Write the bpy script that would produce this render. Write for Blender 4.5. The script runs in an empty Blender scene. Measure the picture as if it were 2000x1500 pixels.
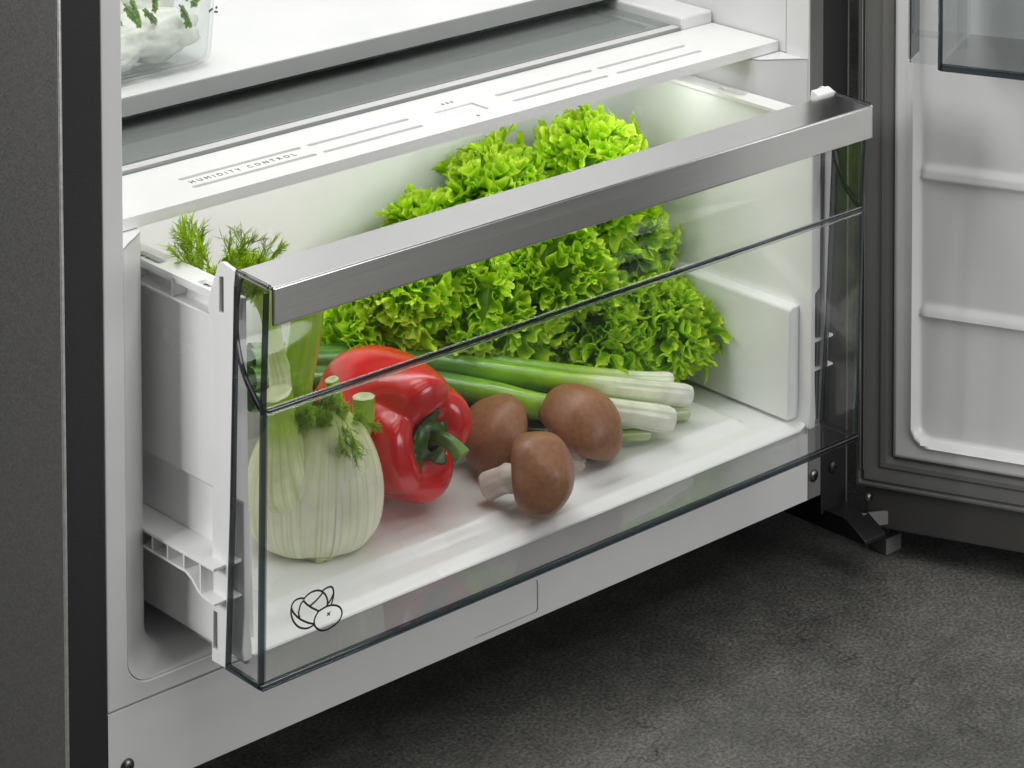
import bpy, bmesh, math, random
import numpy as np
from mathutils import Vector, Matrix, noise
from mathutils.geometry import tessellate_polygon
R = math.radians
rng = np.random.default_rng(7)
random.seed(7)
scene = bpy.context.scene
col = scene.collection

# ------------------------------------------------------------------ camera
cam_d = bpy.data.cameras.new('camera'); cam = bpy.data.objects.new('camera', cam_d); col.objects.link(cam)
yaw, pitch, roll = .7315, .0594, -.002
cyw, syw, cp, sp = math.cos(yaw), math.sin(yaw), math.cos(pitch), math.sin(pitch)
fwd = Vector((syw*cp, cyw*cp, -sp)); rgt = Vector((cyw, -syw, 0)); upv = rgt.cross(fwd)
rgt, upv = rgt*math.cos(roll)+upv*math.sin(roll), -rgt*math.sin(roll)+upv*math.cos(roll)
M = Matrix((rgt, upv, -fwd)).transposed().to_4x4(); M.translation = (-.7609, -1.188, .7525)
cam.matrix_world = M
cam_d.sensor_width = 36; cam_d.lens = 5532.36/2000*36
cam_d.shift_y = -(750+1119.6)/2000; cam_d.clip_start = .05; cam_d.clip_end = 50
scene.camera = cam

# ------------------------------------------------------------------ studio light
world = bpy.data.worlds.new('World'); scene.world = world; world.use_nodes = True
wb = world.node_tree.nodes['Background']; wb.inputs[0].default_value = (.55, .57, .60, 1); wb.inputs[1].default_value = .07
def area(name, loc, target, size, power, colour=(1, 1, 1), size_y=None):
    l = bpy.data.lights.new(name, 'AREA'); l.energy = power; l.color = colour; l.size = size
    if size_y: l.shape = 'RECTANGLE'; l.size_y = size_y
    o = bpy.data.objects.new(name, l); col.objects.link(o)
    o.location = loc; o.rotation_euler = (Vector(target)-Vector(loc)).to_track_quat('-Z', 'Y').to_euler()
    return o
area('softbox_left', (-1.55, .02, 1.00), (.32, -.02, .12), .50, 18, (1, .995, .98))
area('softbox_over_front', (.40, -.70, 1.5), (.30, .05, .10), 1.2, 11, (1, .99, .97))
area('softbox_front_right', (.95, -1.9, .48), (.3, .1, .15), .8, 11, (1, .99, .98))
area('softbox_far_left', (-1.9, .9, .6), (0, .3, .1), 1.0, 8)
area('interior_lamp', (.30, .12, .93), (.30, .10, 0), .42, 1.9, (1, 1, .98), .2)
area('lamp_under_cover', (.30, .054, .2466), (.30, .105, .10), .40, .36, (1, .985, 1), .03)

scene.render.engine = 'CYCLES'
cy = scene.cycles
cy.max_bounces = 12; cy.transparent_max_bounces = 24; cy.transmission_bounces = 10; cy.glossy_bounces = 6; cy.diffuse_bounces = 5
cy.caustics_reflective = False; cy.caustics_refractive = False; cy.use_denoising = True; cy.sample_clamp_indirect = 6
vs = scene.view_settings; vs.view_transform = 'Standard'; vs.look = 'None'; vs.gamma = 1; vs.exposure = .12

# ------------------------------------------------------------------ materials
def nt(name):
    m = bpy.data.materials.new(name); m.use_nodes = True
    t = m.node_tree; b = t.nodes['Principled BSDF']
    return m, t, b
def N(t, kind, **k):
    n = t.nodes.new(kind)
    for a, v in k.items():
        if a.startswith('_'): n.inputs[a[1:].replace('_', ' ')].default_value = v
        else: setattr(n, a, v)
    return n
def coords(t, scale=(1, 1, 1), which='Object'):
    tc = N(t, 'ShaderNodeTexCoord'); mp = N(t, 'ShaderNodeMapping'); mp.inputs['Scale'].default_value = scale
    t.links.new(tc.outputs[which], mp.inputs[0]); return mp.outputs[0]
def ramp(t, src, stops):
    r = N(t, 'ShaderNodeValToRGB'); e = r.color_ramp.elements
    while len(e) < len(stops): e.new(.5)
    for q, (p, c) in zip(e, stops): q.position = p; q.color = (*c, 1) if len(c) == 3 else c
    t.links.new(src, r.inputs[0]); return r.outputs[0]
def plastic(name, c, rough=.35, bump=.0, bscale=900, spec=.5, mottle=.03, coat=0):
    m, t, b = nt(name)
    n = N(t, 'ShaderNodeTexNoise', _Scale=14.0, _Detail=3.0); t.links.new(coords(t), n.inputs['Vector'])
    c = Vector(c)
    t.links.new(ramp(t, n.outputs[0], [(.3, c*(1-mottle)), (.7, c*(1+mottle))]), b.inputs['Base Color'])
    n3 = N(t, 'ShaderNodeMapRange'); n3.inputs[3].default_value = rough*.85; n3.inputs[4].default_value = rough*1.15
    t.links.new(n.outputs[0], n3.inputs[0]); t.links.new(n3.outputs[0], b.inputs['Roughness'])
    b.inputs['Specular IOR Level'].default_value = spec
    b.inputs['Coat Weight'].default_value = coat
    if bump:
        n2 = N(t, 'ShaderNodeTexNoise', _Scale=float(bscale), _Detail=2.0); t.links.new(coords(t), n2.inputs['Vector'])
        bp = N(t, 'ShaderNodeBump', _Strength=bump, _Distance=.0004)
        t.links.new(n2.outputs[0], bp.inputs['Height']); t.links.new(bp.outputs[0], b.inputs['Normal'])
    return m
def brushed(name, c, rough, scale, var=.25, bump=.05, lo=.4, hi=.6):
    m, t, b = nt(name); b.inputs['Metallic'].default_value = 1
    n = N(t, 'ShaderNodeTexNoise', _Scale=1.0, _Detail=4.0, _Roughness=.6); t.links.new(coords(t, scale), n.inputs['Vector'])
    c = Vector(c)
    t.links.new(ramp(t, n.outputs[0], [(lo, c*(1-var)), (hi, c*(1+var))]), b.inputs['Base Color'])
    mr = N(t, 'ShaderNodeMapRange'); mr.inputs[3].default_value = rough*.8; mr.inputs[4].default_value = rough*1.25
    t.links.new(n.outputs[0], mr.inputs[0]); t.links.new(mr.outputs[0], b.inputs['Roughness'])
    bp = N(t, 'ShaderNodeBump', _Strength=bump, _Distance=.0003)
    t.links.new(n.outputs[0], bp.inputs['Height']); t.links.new(bp.outputs[0], b.inputs['Normal'])
    return m
def thin_clear(name, tint, gloss=1.0, rough=.01, f0=.04):
    """clear plate: tinted see-through plus Fresnel reflection, no bending of the view"""
    m, t, b = nt(name); out = t.nodes['Material Output']; t.nodes.remove(b)
    lw = N(t, 'ShaderNodeLayerWeight', _Blend=.5)
    p = N(t, 'ShaderNodeMath', operation='POWER'); p.inputs[1].default_value = 5; t.links.new(lw.outputs['Facing'], p.inputs[0])
    ma = N(t, 'ShaderNodeMath', operation='MULTIPLY_ADD'); ma.inputs[1].default_value = gloss*(1-f0); ma.inputs[2].default_value = f0*gloss
    t.links.new(p.outputs[0], ma.inputs[0])
    tr = N(t, 'ShaderNodeBsdfTransparent'); tr.inputs[0].default_value = (*tint, 1)
    gl = N(t, 'ShaderNodeBsdfGlossy'); gl.inputs['Roughness'].default_value = rough
    mx = N(t, 'ShaderNodeMixShader')
    for a, bb in ((ma.outputs[0], 0), (tr.outputs[0], 1), (gl.outputs[0], 2)): t.links.new(a, mx.inputs[bb])
    t.links.new(mx.outputs[0], out.inputs[0]); return m
def real_glass(name, tint, rough=.02, ior=1.47):
    m, t, b = nt(name); b.inputs['Base Color'].default_value = (*tint, 1); b.inputs['Transmission Weight'].default_value = 1
    b.inputs['Roughness'].default_value = rough; b.inputs['IOR'].default_value = ior; return m

M_white = plastic('white_liner_plastic', (.78, .78, .78), .30, .015, 500)
M_liner = plastic('light_grey_liner_face', (.78, .78, .78), .30, .015, 500)
M_tub = plastic('white_drawer_plastic', (.89, .90, .89), .26, .01, 500)
M_frame = plastic('white_frame_plastic', (.84, .84, .84), .35)
M_cover = plastic('white_cover_plastic', (.84, .84, .83), .33, .02, 700)
M_darkfl = plastic('dark_grey_flange', (.021, .023, .023), .55, .25, 900, .35)
M_black = plastic('black_bracket_plastic', (.012, .0125, .013), .4, .1)
M_gasket = plastic('grey_door_gasket', (.20, .198, .19), .5, .1, 900, .4)
M_doorlow = plastic('dark_grey_door_end', (.080, .078, .072), .6, .3, 600, .3)
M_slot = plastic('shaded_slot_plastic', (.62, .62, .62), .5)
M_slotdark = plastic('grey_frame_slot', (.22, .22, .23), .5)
M_print = plastic('dark_grey_print', (.10, .10, .10), .5)
M_icon = plastic('black_print', (.012, .012, .013), .45)
M_steel = brushed('brushed_steel_handle', (.78, .78, .775), .21, (6, 1400, 1400), .04, .02, .3, .7)
M_side = brushed('grained_steel_cabinet', (.31, .305, .295), .42, (900, 900, 900), .12, .12, .3, .7)
M_edge_steel = brushed('bright_steel_fold', (.75, .75, .74), .3, (300, 300, 300), .05, .02)
M_trim = plastic('grey_shelf_trim', (.30, .31, .305), .22)
M_screw = brushed('dark_screw_metal', (.16, .16, .16), .3, (500, 500, 500), .2, .1)
M_pane = thin_clear('clear_drawer_plastic', (.978, .982, .982))
M_pane_side = real_glass('clear_side_plastic', (.93, .96, .94))
M_bottom = thin_clear('clear_drawer_bottom', (.94, .945, .95))
M_scoop = thin_clear('clear_scoop_plastic', (.978, .982, .982), .55, .03)
M_glint = thin_clear('pane_glint_strip', (.90, .93, .92), 1.0, .12, .45)  # for bright strips added as highlights beside the pane edges
M_edge = thin_clear('dark_pane_edge', (.26, .31, .34), 1.0, .08, .12)
M_edge_t = thin_clear('teal_pane_edge', (.30, .42, .46), 1.0, .08, .12)
M_cut = plastic('black_edge_seen_through_plastic', (.01, .011, .013), .12)
def cover_glass():
    m, t, b = nt('grey_green_cover_glass'); b.inputs['Base Color'].default_value = (.50, .53, .52, 1); b.inputs['Roughness'].default_value = .04; b.inputs['Coat Weight'].default_value = 1; b.inputs['Specular IOR Level'].default_value = .9
    tr = N(t, 'ShaderNodeBsdfTransparent'); tr.inputs[0].default_value = (.80, .86, .83, 1); mx = N(t, 'ShaderNodeMixShader'); mx.inputs[0].default_value = .55
    t.links.new(b.outputs[0], mx.inputs[1]); t.links.new(tr.outputs[0], mx.inputs[2]); t.links.new(mx.outputs[0], t.nodes['Material Output'].inputs[0]); return m
M_glass = cover_glass()
M_shelf = plastic('white_backed_shelf_glass', (.78, .79, .785), .22)
M_dark = plastic('unlit_shelf_underside', (.035, .038, .038), .3)
M_bin = thin_clear('clear_bin_plastic', (.94, .95, .95))
M_binfl = thin_clear('grey_bin_floor', (.78, .79, .79), 1, .25, .05)
M_box = thin_clear('clear_food_box', (.95, .965, .96))

def veg(name, stops, rough=.4, sub=.0, transl=.0, bump=.2, bscale=120, stripes=None, coat=0, noise_amt=.12, spec=.5, nscale=30):
    """plant colour by UV v (along the organ) with mottling; optional fine stripes round u"""
    m, t, b = nt(name)
    uv = N(t, 'ShaderNodeUVMap'); sep = N(t, 'ShaderNodeSeparateXYZ'); t.links.new(uv.outputs[0], sep.inputs[0])
    nz = N(t, 'ShaderNodeTexNoise', _Scale=float(nscale), _Detail=4.0); t.links.new(coords(t), nz.inputs['Vector'])
    ad = N(t, 'ShaderNodeMath', operation='MULTIPLY_ADD'); ad.inputs[1].default_value = .22; t.links.new(nz.outputs[0], ad.inputs[0])
    sb = N(t, 'ShaderNodeMath', operation='SUBTRACT'); sb.inputs[1].default_value = .11
    t.links.new(sep.outputs[1], sb.inputs[0]); t.links.new(sb.outputs[0], ad.inputs[2])
    c = ramp(t, ad.outputs[0], stops)
    hs = N(t, 'ShaderNodeHueSaturation'); t.links.new(c, hs.inputs['Color'])
    mr = N(t, 'ShaderNodeMapRange'); mr.inputs[1].default_value = .3; mr.inputs[2].default_value = .7
    mr.inputs[3].default_value = 1-noise_amt*2; mr.inputs[4].default_value = 1+noise_amt
    nz2 = N(t, 'ShaderNodeTexNoise', _Scale=float(nscale*3), _Detail=3.0); t.links.new(coords(t), nz2.inputs['Vector'])
    t.links.new(nz2.outputs[0], mr.inputs[0]); t.links.new(mr.outputs[0], hs.inputs['Value'])
    cur = hs.outputs[0]
    hgt = nz2.outputs[0]
    if stripes:
        freq, amt, colr, jit = stripes
        mp = N(t, 'ShaderNodeMapping'); mp.inputs['Scale'].default_value = (freq, jit, 1); t.links.new(uv.outputs[0], mp.inputs[0])
        sn = N(t, 'ShaderNodeTexNoise', _Scale=1.0, _Detail=3.0, _Roughness=.55); t.links.new(mp.outputs[0], sn.inputs['Vector'])
        fa = ramp(t, sn.outputs[0], [(.46, (0, 0, 0)), (.60, (amt, amt, amt))])
        mx = N(t, 'ShaderNodeMix', data_type='RGBA'); t.links.new(fa, mx.inputs['Factor']); t.links.new(cur, mx.inputs['A']); mx.inputs['B'].default_value = (*colr, 1)
        cur = mx.outputs['Result']; hgt = sn.outputs[0]
    t.links.new(cur, b.inputs['Base Color']); b.inputs['Roughness'].default_value = rough; b.inputs['Specular IOR Level'].default_value = spec
    b.inputs['Coat Weight'].default_value = coat; b.inputs['Coat Roughness'].default_value = .12
    if sub: b.inputs['Subsurface Weight'].default_value = sub; b.inputs['Subsurface Radius'].default_value = (.6, 1, .3); b.inputs['Subsurface Scale'].default_value = .004
    bp = N(t, 'ShaderNodeBump', _Strength=bump, _Distance=.0006)
    t.links.new(hgt, bp.inputs['Height']); t.links.new(bp.outputs[0], b.inputs['Normal'])
    if transl:
        tl = N(t, 'ShaderNodeBsdfTranslucent'); t.links.new(cur, tl.inputs[0])
        mx2 = N(t, 'ShaderNodeMixShader'); mx2.inputs[0].default_value = transl
        t.links.new(b.outputs[0], mx2.inputs[1]); t.links.new(tl.outputs[0], mx2.inputs[2]); t.links.new(mx2.outputs[0], t.nodes['Material Output'].inputs[0])
    return m
M_leaf = veg('lettuce_leaf', [(.0, (.60, .74, .20)), (.35, (.32, .60, .008)), (.68, (.41, .73, .010)), (.86, (.57, .88, .02)), (1, (.78, .98, .12))], .38, 0, .38, .2, noise_amt=.16, spec=.3)
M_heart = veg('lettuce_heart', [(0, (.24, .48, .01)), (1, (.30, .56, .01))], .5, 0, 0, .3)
M_bulb = veg('fennel_bulb', [(.0, (.90, .89, .70)), (.5, (.90, .91, .71)), (.74, (.72, .78, .42)), (.88, (.42, .56, .10)), (1, (.30, .48, .04))], .28, .25, 0, .35, stripes=(90, .42, (.56, .64, .24), 1.0), noise_amt=.04, coat=.2)
M_stalk = veg('fennel_stalk', [(0, (.84, .86, .60)), (.36, (.82, .85, .54)), (.60, (.42, .60, .08)), (1, (.34, .54, .02))], .32, .15, 0, .4, stripes=(26, .5, (.34, .50, .08), .8), noise_amt=.08, coat=.2)
M_tall = veg('tall_fennel_stalk', [(0, (.84, .86, .60)), (.14, (.78, .82, .48)), (.34, (.34, .54, .03)), (1, (.26, .46, .015))], .32, .15, 0, .4, stripes=(26, .5, (.40, .54, .10), .8), noise_amt=.08, coat=.2)
M_cutend = veg('cut_end', [(0, (.72, .76, .50)), (1, (.62, .68, .36))], .35, .2, 0, .5, noise_amt=.12)
M_frond = veg('fennel_frond', [(0, (.56, .80, .03)), (1, (.74, .92, .05))], .5, 0, .42, .1)
M_frond_mid = veg('mid_fennel_frond', [(0, (.34, .58, .02)), (1, (.50, .74, .04))], .5, 0, .3, .1)
M_frond_dk = veg('dark_fennel_frond', [(0, (.10, .24, .015)), (1, (.20, .40, .02))], .5, 0, .25, .1)
M_pepper = veg('red_pepper_skin', [(0, (.62, .010, .010)), (1, (.70, .016, .012))], .24, .10, 0, .08, noise_amt=.08, coat=.35)
M_pstem = veg('pepper_stem', [(0, (.03, .085, .012)), (.6, (.06, .15, .015)), (1, (.16, .28, .06))], .35, 0, 0, .4, noise_amt=.2)
M_cap = veg('mushroom_cap', [(0, (.36, .165, .080)), (.45, (.29, .122, .056)), (.8, (.20, .078, .035)), (1, (.16, .06, .027))], .42, .12, 0, .3, noise_amt=.10, nscale=110)
M_mstem = veg('mushroom_stem', [(0, (.80, .73, .66)), (1, (.84, .79, .72))], .55, .15, 0, .6, stripes=(14, .35, (.50, .38, .30), 1), noise_amt=.08)
M_onion = veg('onion_shaft', [(0, (.88, .88, .78)), (.14, (.84, .87, .66)), (.24, (.48, .64, .16)), (.34, (.30, .56, .02)), (.5, (.17, .40, .02)), (.64, (.09, .24, .035)), (1, (.09, .22, .045))], .26, .1, 0, .35, stripes=(22, .35, (.20, .38, .08), .7), noise_amt=.08, coat=.25)
M_onion_dk = veg('onion_dark_leaf', [(0, (.70, .75, .5)), (.1, (.30, .48, .08)), (.22, (.06, .17, .02)), (1, (.035, .11, .03))], .3, 0, 0, .35, stripes=(18, .35, (.12, .24, .08), .7), noise_amt=.08, coat=.2)
M_cheese = veg('white_cheese', [(0, (.78, .78, .72)), (1, (.82, .82, .78))], .3, .3, 0, .5, noise_amt=.05, nscale=60)
M_herb = veg('parsley_leaf', [(0, (.14, .32, .03)), (1, (.30, .54, .06))], .45, 0, .2, .3, noise_amt=.2)

def concrete():
    m, t, b = nt('grey_concrete')
    v = coords(t)
    big = N(t, 'ShaderNodeTexNoise', _Scale=4.5, _Detail=6.0, _Roughness=.6); t.links.new(v, big.inputs['Vector'])
    fine = N(t, 'ShaderNodeTexNoise', _Scale=420.0, _Detail=4.0, _Roughness=.75); t.links.new(v, fine.inputs['Vector'])
    mid = N(t, 'ShaderNodeTexNoise', _Scale=55.0, _Detail=5.0, _Roughness=.7); t.links.new(v, mid.inputs['Vector'])
    c1 = ramp(t, big.outputs[0], [(.34, (.050, .050, .047)), (.5, (.088, .087, .081)), (.66, (.140, .138, .127))])
    c2 = ramp(t, fine.outputs[0], [(.36, (.48, .48, .48)), (.5, (1, 1, 1)), (.64, (1.7, 1.7, 1.66))])
    c3 = ramp(t, mid.outputs[0], [(.3, (.78, .78, .78)), (.7, (1.28, 1.28, 1.26))])
    vor = N(t, 'ShaderNodeTexVoronoi', feature='DISTANCE_TO_EDGE', _Scale=6.5)
    wn = N(t, 'ShaderNodeTexNoise', _Scale=22.0, _Detail=5.0); t.links.new(v, wn.inputs['Vector'])
    add = N(t, 'ShaderNodeVectorMath', operation='MULTIPLY_ADD'); add.inputs[1].default_value = (.13, .13, .13)
    t.links.new(wn.outputs['Color'], add.inputs[0]); t.links.new(v, add.inputs[2]); t.links.new(add.outputs[0], vor.inputs['Vector'])
    cr = ramp(t, vor.outputs[0], [(0, (.30, .30, .30)), (.008, (1, 1, 1))])
    msk = N(t, 'ShaderNodeTexNoise', _Scale=7.0, _Detail=2.0); t.links.new(v, msk.inputs['Vector'])
    mk = ramp(t, msk.outputs[0], [(.52, (0, 0, 0)), (.60, (1, 1, 1))])
    cm = N(t, 'ShaderNodeMix', data_type='RGBA'); cm.inputs['A'].default_value = (1, 1, 1, 1); t.links.new(mk, cm.inputs['Factor']); t.links.new(cr, cm.inputs['B'])
    pit = N(t, 'ShaderNodeTexVoronoi', _Scale=95.0); t.links.new(v, pit.inputs['Vector'])
    pr = ramp(t, pit.outputs['Distance'], [(.05, (.42, .42, .42)), (.10, (1, 1, 1))])
    cur = c1
    for o in (c2, c3, cm.outputs['Result'], pr):
        mu = N(t, 'ShaderNodeMix', data_type='RGBA', blend_type='MULTIPLY'); mu.inputs['Factor'].default_value = 1; mu.clamp_result = False
        t.links.new(cur, mu.inputs['A']); t.links.new(o, mu.inputs['B']); cur = mu.outputs['Result']
    t.links.new(cur, b.inputs['Base Color']); b.inputs['Roughness'].default_value = .62
    ad = N(t, 'ShaderNodeMath', operation='ADD'); t.links.new(fine.outputs[0], ad.inputs[0]); t.links.new(mid.outputs[0], ad.inputs[1])
    bp = N(t, 'ShaderNodeBump', _Strength=.22, _Distance=.0008); t.links.new(ad.outputs[0], bp.inputs['Height']); t.links.new(bp.outputs[0], b.inputs['Normal'])
    return m
M_floor = concrete()

# ------------------------------------------------------------------ builders
def link(name, me, mat, parent=None, sharp=35):
    o = bpy.data.objects.new(name, me); col.objects.link(o)
    if mat and not me.materials: me.materials.append(mat)
    if parent: o.parent = parent
    if sharp:
        me.polygons.foreach_set('use_smooth', [True]*len(me.polygons)); me.set_sharp_from_angle(angle=R(sharp))
    return o
def from_bm(name, bm, mat, parent=None, bev=0, seg=2, sharp=35):
    bmesh.ops.remove_doubles(bm, verts=bm.verts, dist=1e-6)
    bmesh.ops.recalc_face_normals(bm, faces=bm.faces)
    if bev:
        ed = [e for e in bm.edges if len(e.link_faces) == 2 and e.calc_face_angle(0) > R(30)]
        bmesh.ops.bevel(bm, geom=ed, offset=bev, segments=seg, profile=.5, affect='EDGES', clamp_overlap=True)
    me = bpy.data.meshes.new(name); bm.to_mesh(me); bm.free()
    o = link(name, me, mat, parent, sharp)
    if bev and sharp:
        w = o.modifiers.new('face_normals', 'WEIGHTED_NORMAL'); w.weight = 100; w.keep_sharp = True
    return o
def from_np(name, v, f, mat, parent=None, uv=None, sharp=0, smooth=True):
    me = bpy.data.meshes.new(name); me.from_pydata([tuple(p) for p in v], [], [tuple(int(i) for i in q) for q in f])
    if uv is not None:
        l = me.uv_layers.new(name='UVMap'); vi = np.zeros(len(me.loops), int); me.loops.foreach_get('vertex_index', vi)
        l.data.foreach_set('uv', np.asarray(uv)[vi].astype(np.float32).ravel())
    if smooth: me.polygons.foreach_set('use_smooth', [True]*len(me.polygons))
    o = bpy.data.objects.new(name, me); col.objects.link(o)
    if mat: me.materials.append(mat)
    if parent: o.parent = parent
    if sharp: me.set_sharp_from_angle(angle=R(sharp))
    return o
def add_box(bm, x0, x1, y0, y1, z0, z1):
    vs_ = [bm.verts.new(p) for p in ((x0,y0,z0),(x1,y0,z0),(x1,y1,z0),(x0,y1,z0),(x0,y0,z1),(x1,y0,z1),(x1,y1,z1),(x0,y1,z1))]
    for q in ((0,3,2,1),(4,5,6,7),(0,1,5,4),(1,2,6,5),(2,3,7,6),(3,0,4,7)): bm.faces.new([vs_[i] for i in q])
def box(name, x0, x1, y0, y1, z0, z1, mat, parent=None, bev=.0006, seg=2):
    bm = bmesh.new(); add_box(bm, x0, x1, y0, y1, z0, z1); return from_bm(name, bm, mat, parent, bev, seg)
def to3(plane, p, w):
    return {'XY': (p[0], p[1], w), 'YZ': (w, p[0], p[1]), 'XZ': (p[0], w, p[1])}[plane]
def prism(name, outer, plane, a, b, mat, parent=None, holes=(), bev=.0005, seg=2, sharp=35):
    loops = [list(outer)]+[list(h) for h in holes]
    tris = tessellate_polygon([[Vector((p[0], p[1], 0)) for p in l] for l in loops])
    flat = [p for l in loops for p in l]; bm = bmesh.new()
    lo = [bm.verts.new(to3(plane, p, a)) for p in flat]; hi = [bm.verts.new(to3(plane, p, b)) for p in flat]
    for tri in tris:
        bm.faces.new([lo[i] for i in tri]); bm.faces.new([hi[i] for i in reversed(tri)])
    k = 0
    for l in loops:
        n = len(l)
        for i in range(n):
            j = (i+1) % n; bm.faces.new([lo[k+i], lo[k+j], hi[k+j], hi[k+i]])
        k += n
    bmesh.ops.recalc_face_normals(bm, faces=bm.faces)
    bmesh.ops.dissolve_limit(bm, angle_limit=R(1), verts=bm.verts, edges=bm.edges)
    return from_bm(name, bm, mat, parent, bev, seg, sharp)
def rrect(x0, x1, y0, y1, r, n=6):
    out = []
    for cx, cyy, a0 in ((x1-r, y1-r, 0), (x0+r, y1-r, 90), (x0+r, y0+r, 180), (x1-r, y0+r, 270)):
        for i in range(n+1):
            a = R(a0+90*i/n); out.append((cx+r*math.cos(a), cyy+r*math.sin(a)))
    return out
def loft(name, rings, mat, parent=None, closed=True, caps=(False, False), sharp=35, uv=False):
    nr, n = len(rings), len(rings[0]); v = [p for r_ in rings for p in r_]; f = []
    for i in range(nr-1):
        for j in range(n if closed else n-1):
            k = (j+1) % n; f.append((i*n+j, i*n+k, (i+1)*n+k, (i+1)*n+j))
    if caps[0]: f.append(tuple(range(n-1, -1, -1)))
    if caps[1]: f.append(tuple((nr-1)*n+j for j in range(n)))
    u = [(j/n, i/(nr-1)) for i in range(nr) for j in range(n)] if uv else None
    return from_np(name, v, f, mat, parent, u, sharp)
def spline(pts, n):
    """Catmull-Rom through the points, n samples"""
    P = np.array(pts, float); P = np.vstack([2*P[0]-P[1], P, 2*P[-1]-P[-2]]); m = len(P)-3
    out = []
    for s in np.linspace(0, m-1e-6, n):
        i = int(s); t = s-i; a, b, c, d = P[i:i+4]
        out.append(.5*((2*b)+(-a+c)*t+(2*a-5*b+4*c-d)*t*t+(-a+3*b-3*c+d)*t**3))
    return np.array(out)
def tube_arr(path, rad, segs=20, shape=None, twist=0):
    """swept tube as arrays; rad (n,) or (n,2) for oval sections; shape(theta,t) scales the radius"""
    P = np.asarray(path, float); n = len(P); rad = np.asarray(rad, float)
    if rad.ndim == 1: rad = np.stack([rad, rad], 1)
    T = np.gradient(P, axis=0); T /= np.linalg.norm(T, axis=1)[:, None]
    ref = np.array([0, 0, 1.]) if abs(T[0][2]) < .8 else np.array([0, 1., 0])
    a = np.cross(T[0], ref); a /= np.linalg.norm(a); V = []
    th = np.linspace(0, 2*np.pi, segs, endpoint=False)
    for i in range(n):
        a = a-T[i]*(a@T[i]); a /= np.linalg.norm(a); b = np.cross(T[i], a); t = i/(n-1)
        sc = np.ones(segs) if shape is None else shape(th, t)
        th2 = th+twist*t
        V.append(P[i]+(np.cos(th2)*sc*rad[i, 0])[:, None]*a+(np.sin(th2)*sc*rad[i, 1])[:, None]*b)
    V = np.vstack(V); F = []
    for i in range(n-1):
        for j in range(segs): k = (j+1) % segs; F.append((i*segs+j, i*segs+k, (i+1)*segs+k, (i+1)*segs+j))
    UV = [(j/segs if j <= segs/2 else 1-j/segs, i/(n-1)) for i in range(n) for j in range(segs)]
    return V, F, UV
def tube(name, path, rad, mat, parent=None, segs=20, shape=None, caps=True, twist=0, sharp=50):
    V, F, UV = tube_arr(path, rad, segs, shape, twist); n = len(path)
    if caps: F = F+[tuple(range(segs-1, -1, -1)), tuple((n-1)*segs+j for j in range(segs))]
    return from_np(name, V, F, mat, parent, UV, sharp)
def empty(name, loc, label, cat, group=None, rotz=0):
    o = bpy.data.objects.new(name, None); col.objects.link(o); o.location = loc; o.rotation_euler.z = rotz
    o.empty_display_size = .02; o['label'] = label; o['category'] = cat
    if group: o['group'] = group
    return o
def settle():
    bpy.context.view_layer.update()
def keep(o, root):
    """world-space geometry parented to a moved root"""
    o.parent = root; o.matrix_parent_inverse = root.matrix_world.inverted(); return o
def screw(name, x, y, z, r, parent, mat=None):
    bm = bmesh.new(); n = 24
    prof = [(r, .0), (r*.97, -.0007), (r*.75, -.0014), (r*.45, -.0018), (r*.30, -.0018), (r*.28, -.0009), (.0, -.0008)]
    rings = []
    for q, d in prof:
        rings.append([bm.verts.new((x+q*math.cos(2*math.pi*i/n)*(1 if not (q < r*.44 and q > 0) else (.75+.35*abs(math.cos(3*math.pi*i/n)))), y+d, z+q*math.sin(2*math.pi*i/n)*(1 if not (q < r*.44 and q > 0) else (.75+.35*abs(math.cos(3*math.pi*i/n)))))) for i in range(n)] if q else [bm.verts.new((x, y+d, z))]*n)
    for a, b in zip(rings[:-1], rings[1:]):
        for i in range(n):
            k = (i+1) % n
            bm.faces.new([a[i], a[k], b[k], b[i]] if b[0] is not b[1] else [a[i], a[k], b[i]])
    return from_bm(name, bm, mat or M_screw, parent)

# ------------------------------------------------------------------ floor
bm = bmesh.new(); bmesh.ops.create_grid(bm, x_segments=8, y_segments=8, size=3)
fl = from_bm('floor', bm, M_floor, None, sharp=0); fl.location = (.3, 0, -.09); fl['kind'] = 'structure'

# ------------------------------------------------------------------ refrigerator
fr = empty('refrigerator', (0, 0, 0), 'open refrigerator with grained steel side, dark front edge and white interior', 'refrigerator')
HT = .95
box('side_panel', -.0005, .0012, .0006, .62, -.07, HT, M_side, fr, .0003)
box('front_fold', -.0006, .0016, -.0014, .0005, -.07, HT, M_edge_steel, fr, .0006)  # lighter steel than the side: edge highlight put into the colour
box('front_edge', .0017, .0252, -.0004, .05, -.07, HT, M_darkfl, fr, .0010)
box('front_edge', .5698, .5936, -.0004, .05, -.053, HT, M_black, fr, .0010)  # blacker than the left edge: the door's shade put into its colour
box('side_panel', .5938, .5955, .0, .62, -.07, HT, M_side, fr, .0003)
box('back_panel', .0013, .5937, .6, .62, -.07, HT, M_darkfl, fr, .001)
# liner face strip round the opening, one U
def uring(x0, zb, r, top, n=8):
    x1 = .595-x0; p = [(x0, top)]
    for i in range(n+1):
        a = R(180+90*i/n); p.append((x0+r+r*math.cos(a), zb+r+r*math.sin(a)))
    for i in range(n+1):
        a = R(270+90*i/n); p.append((x1-r+r*math.cos(a), zb+r+r*math.sin(a)))
    p.append((x1, top)); return p
u0 = uring(.0381, .0175, .014, HT)
outer = [(.0254, HT), (.0254, .0084), (.5696, .0084), (.5696, HT)]
prism('liner_face', outer+u0[::-1], 'XZ', 0, .02, M_liner, fr, bev=.0009, seg=3)
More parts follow.
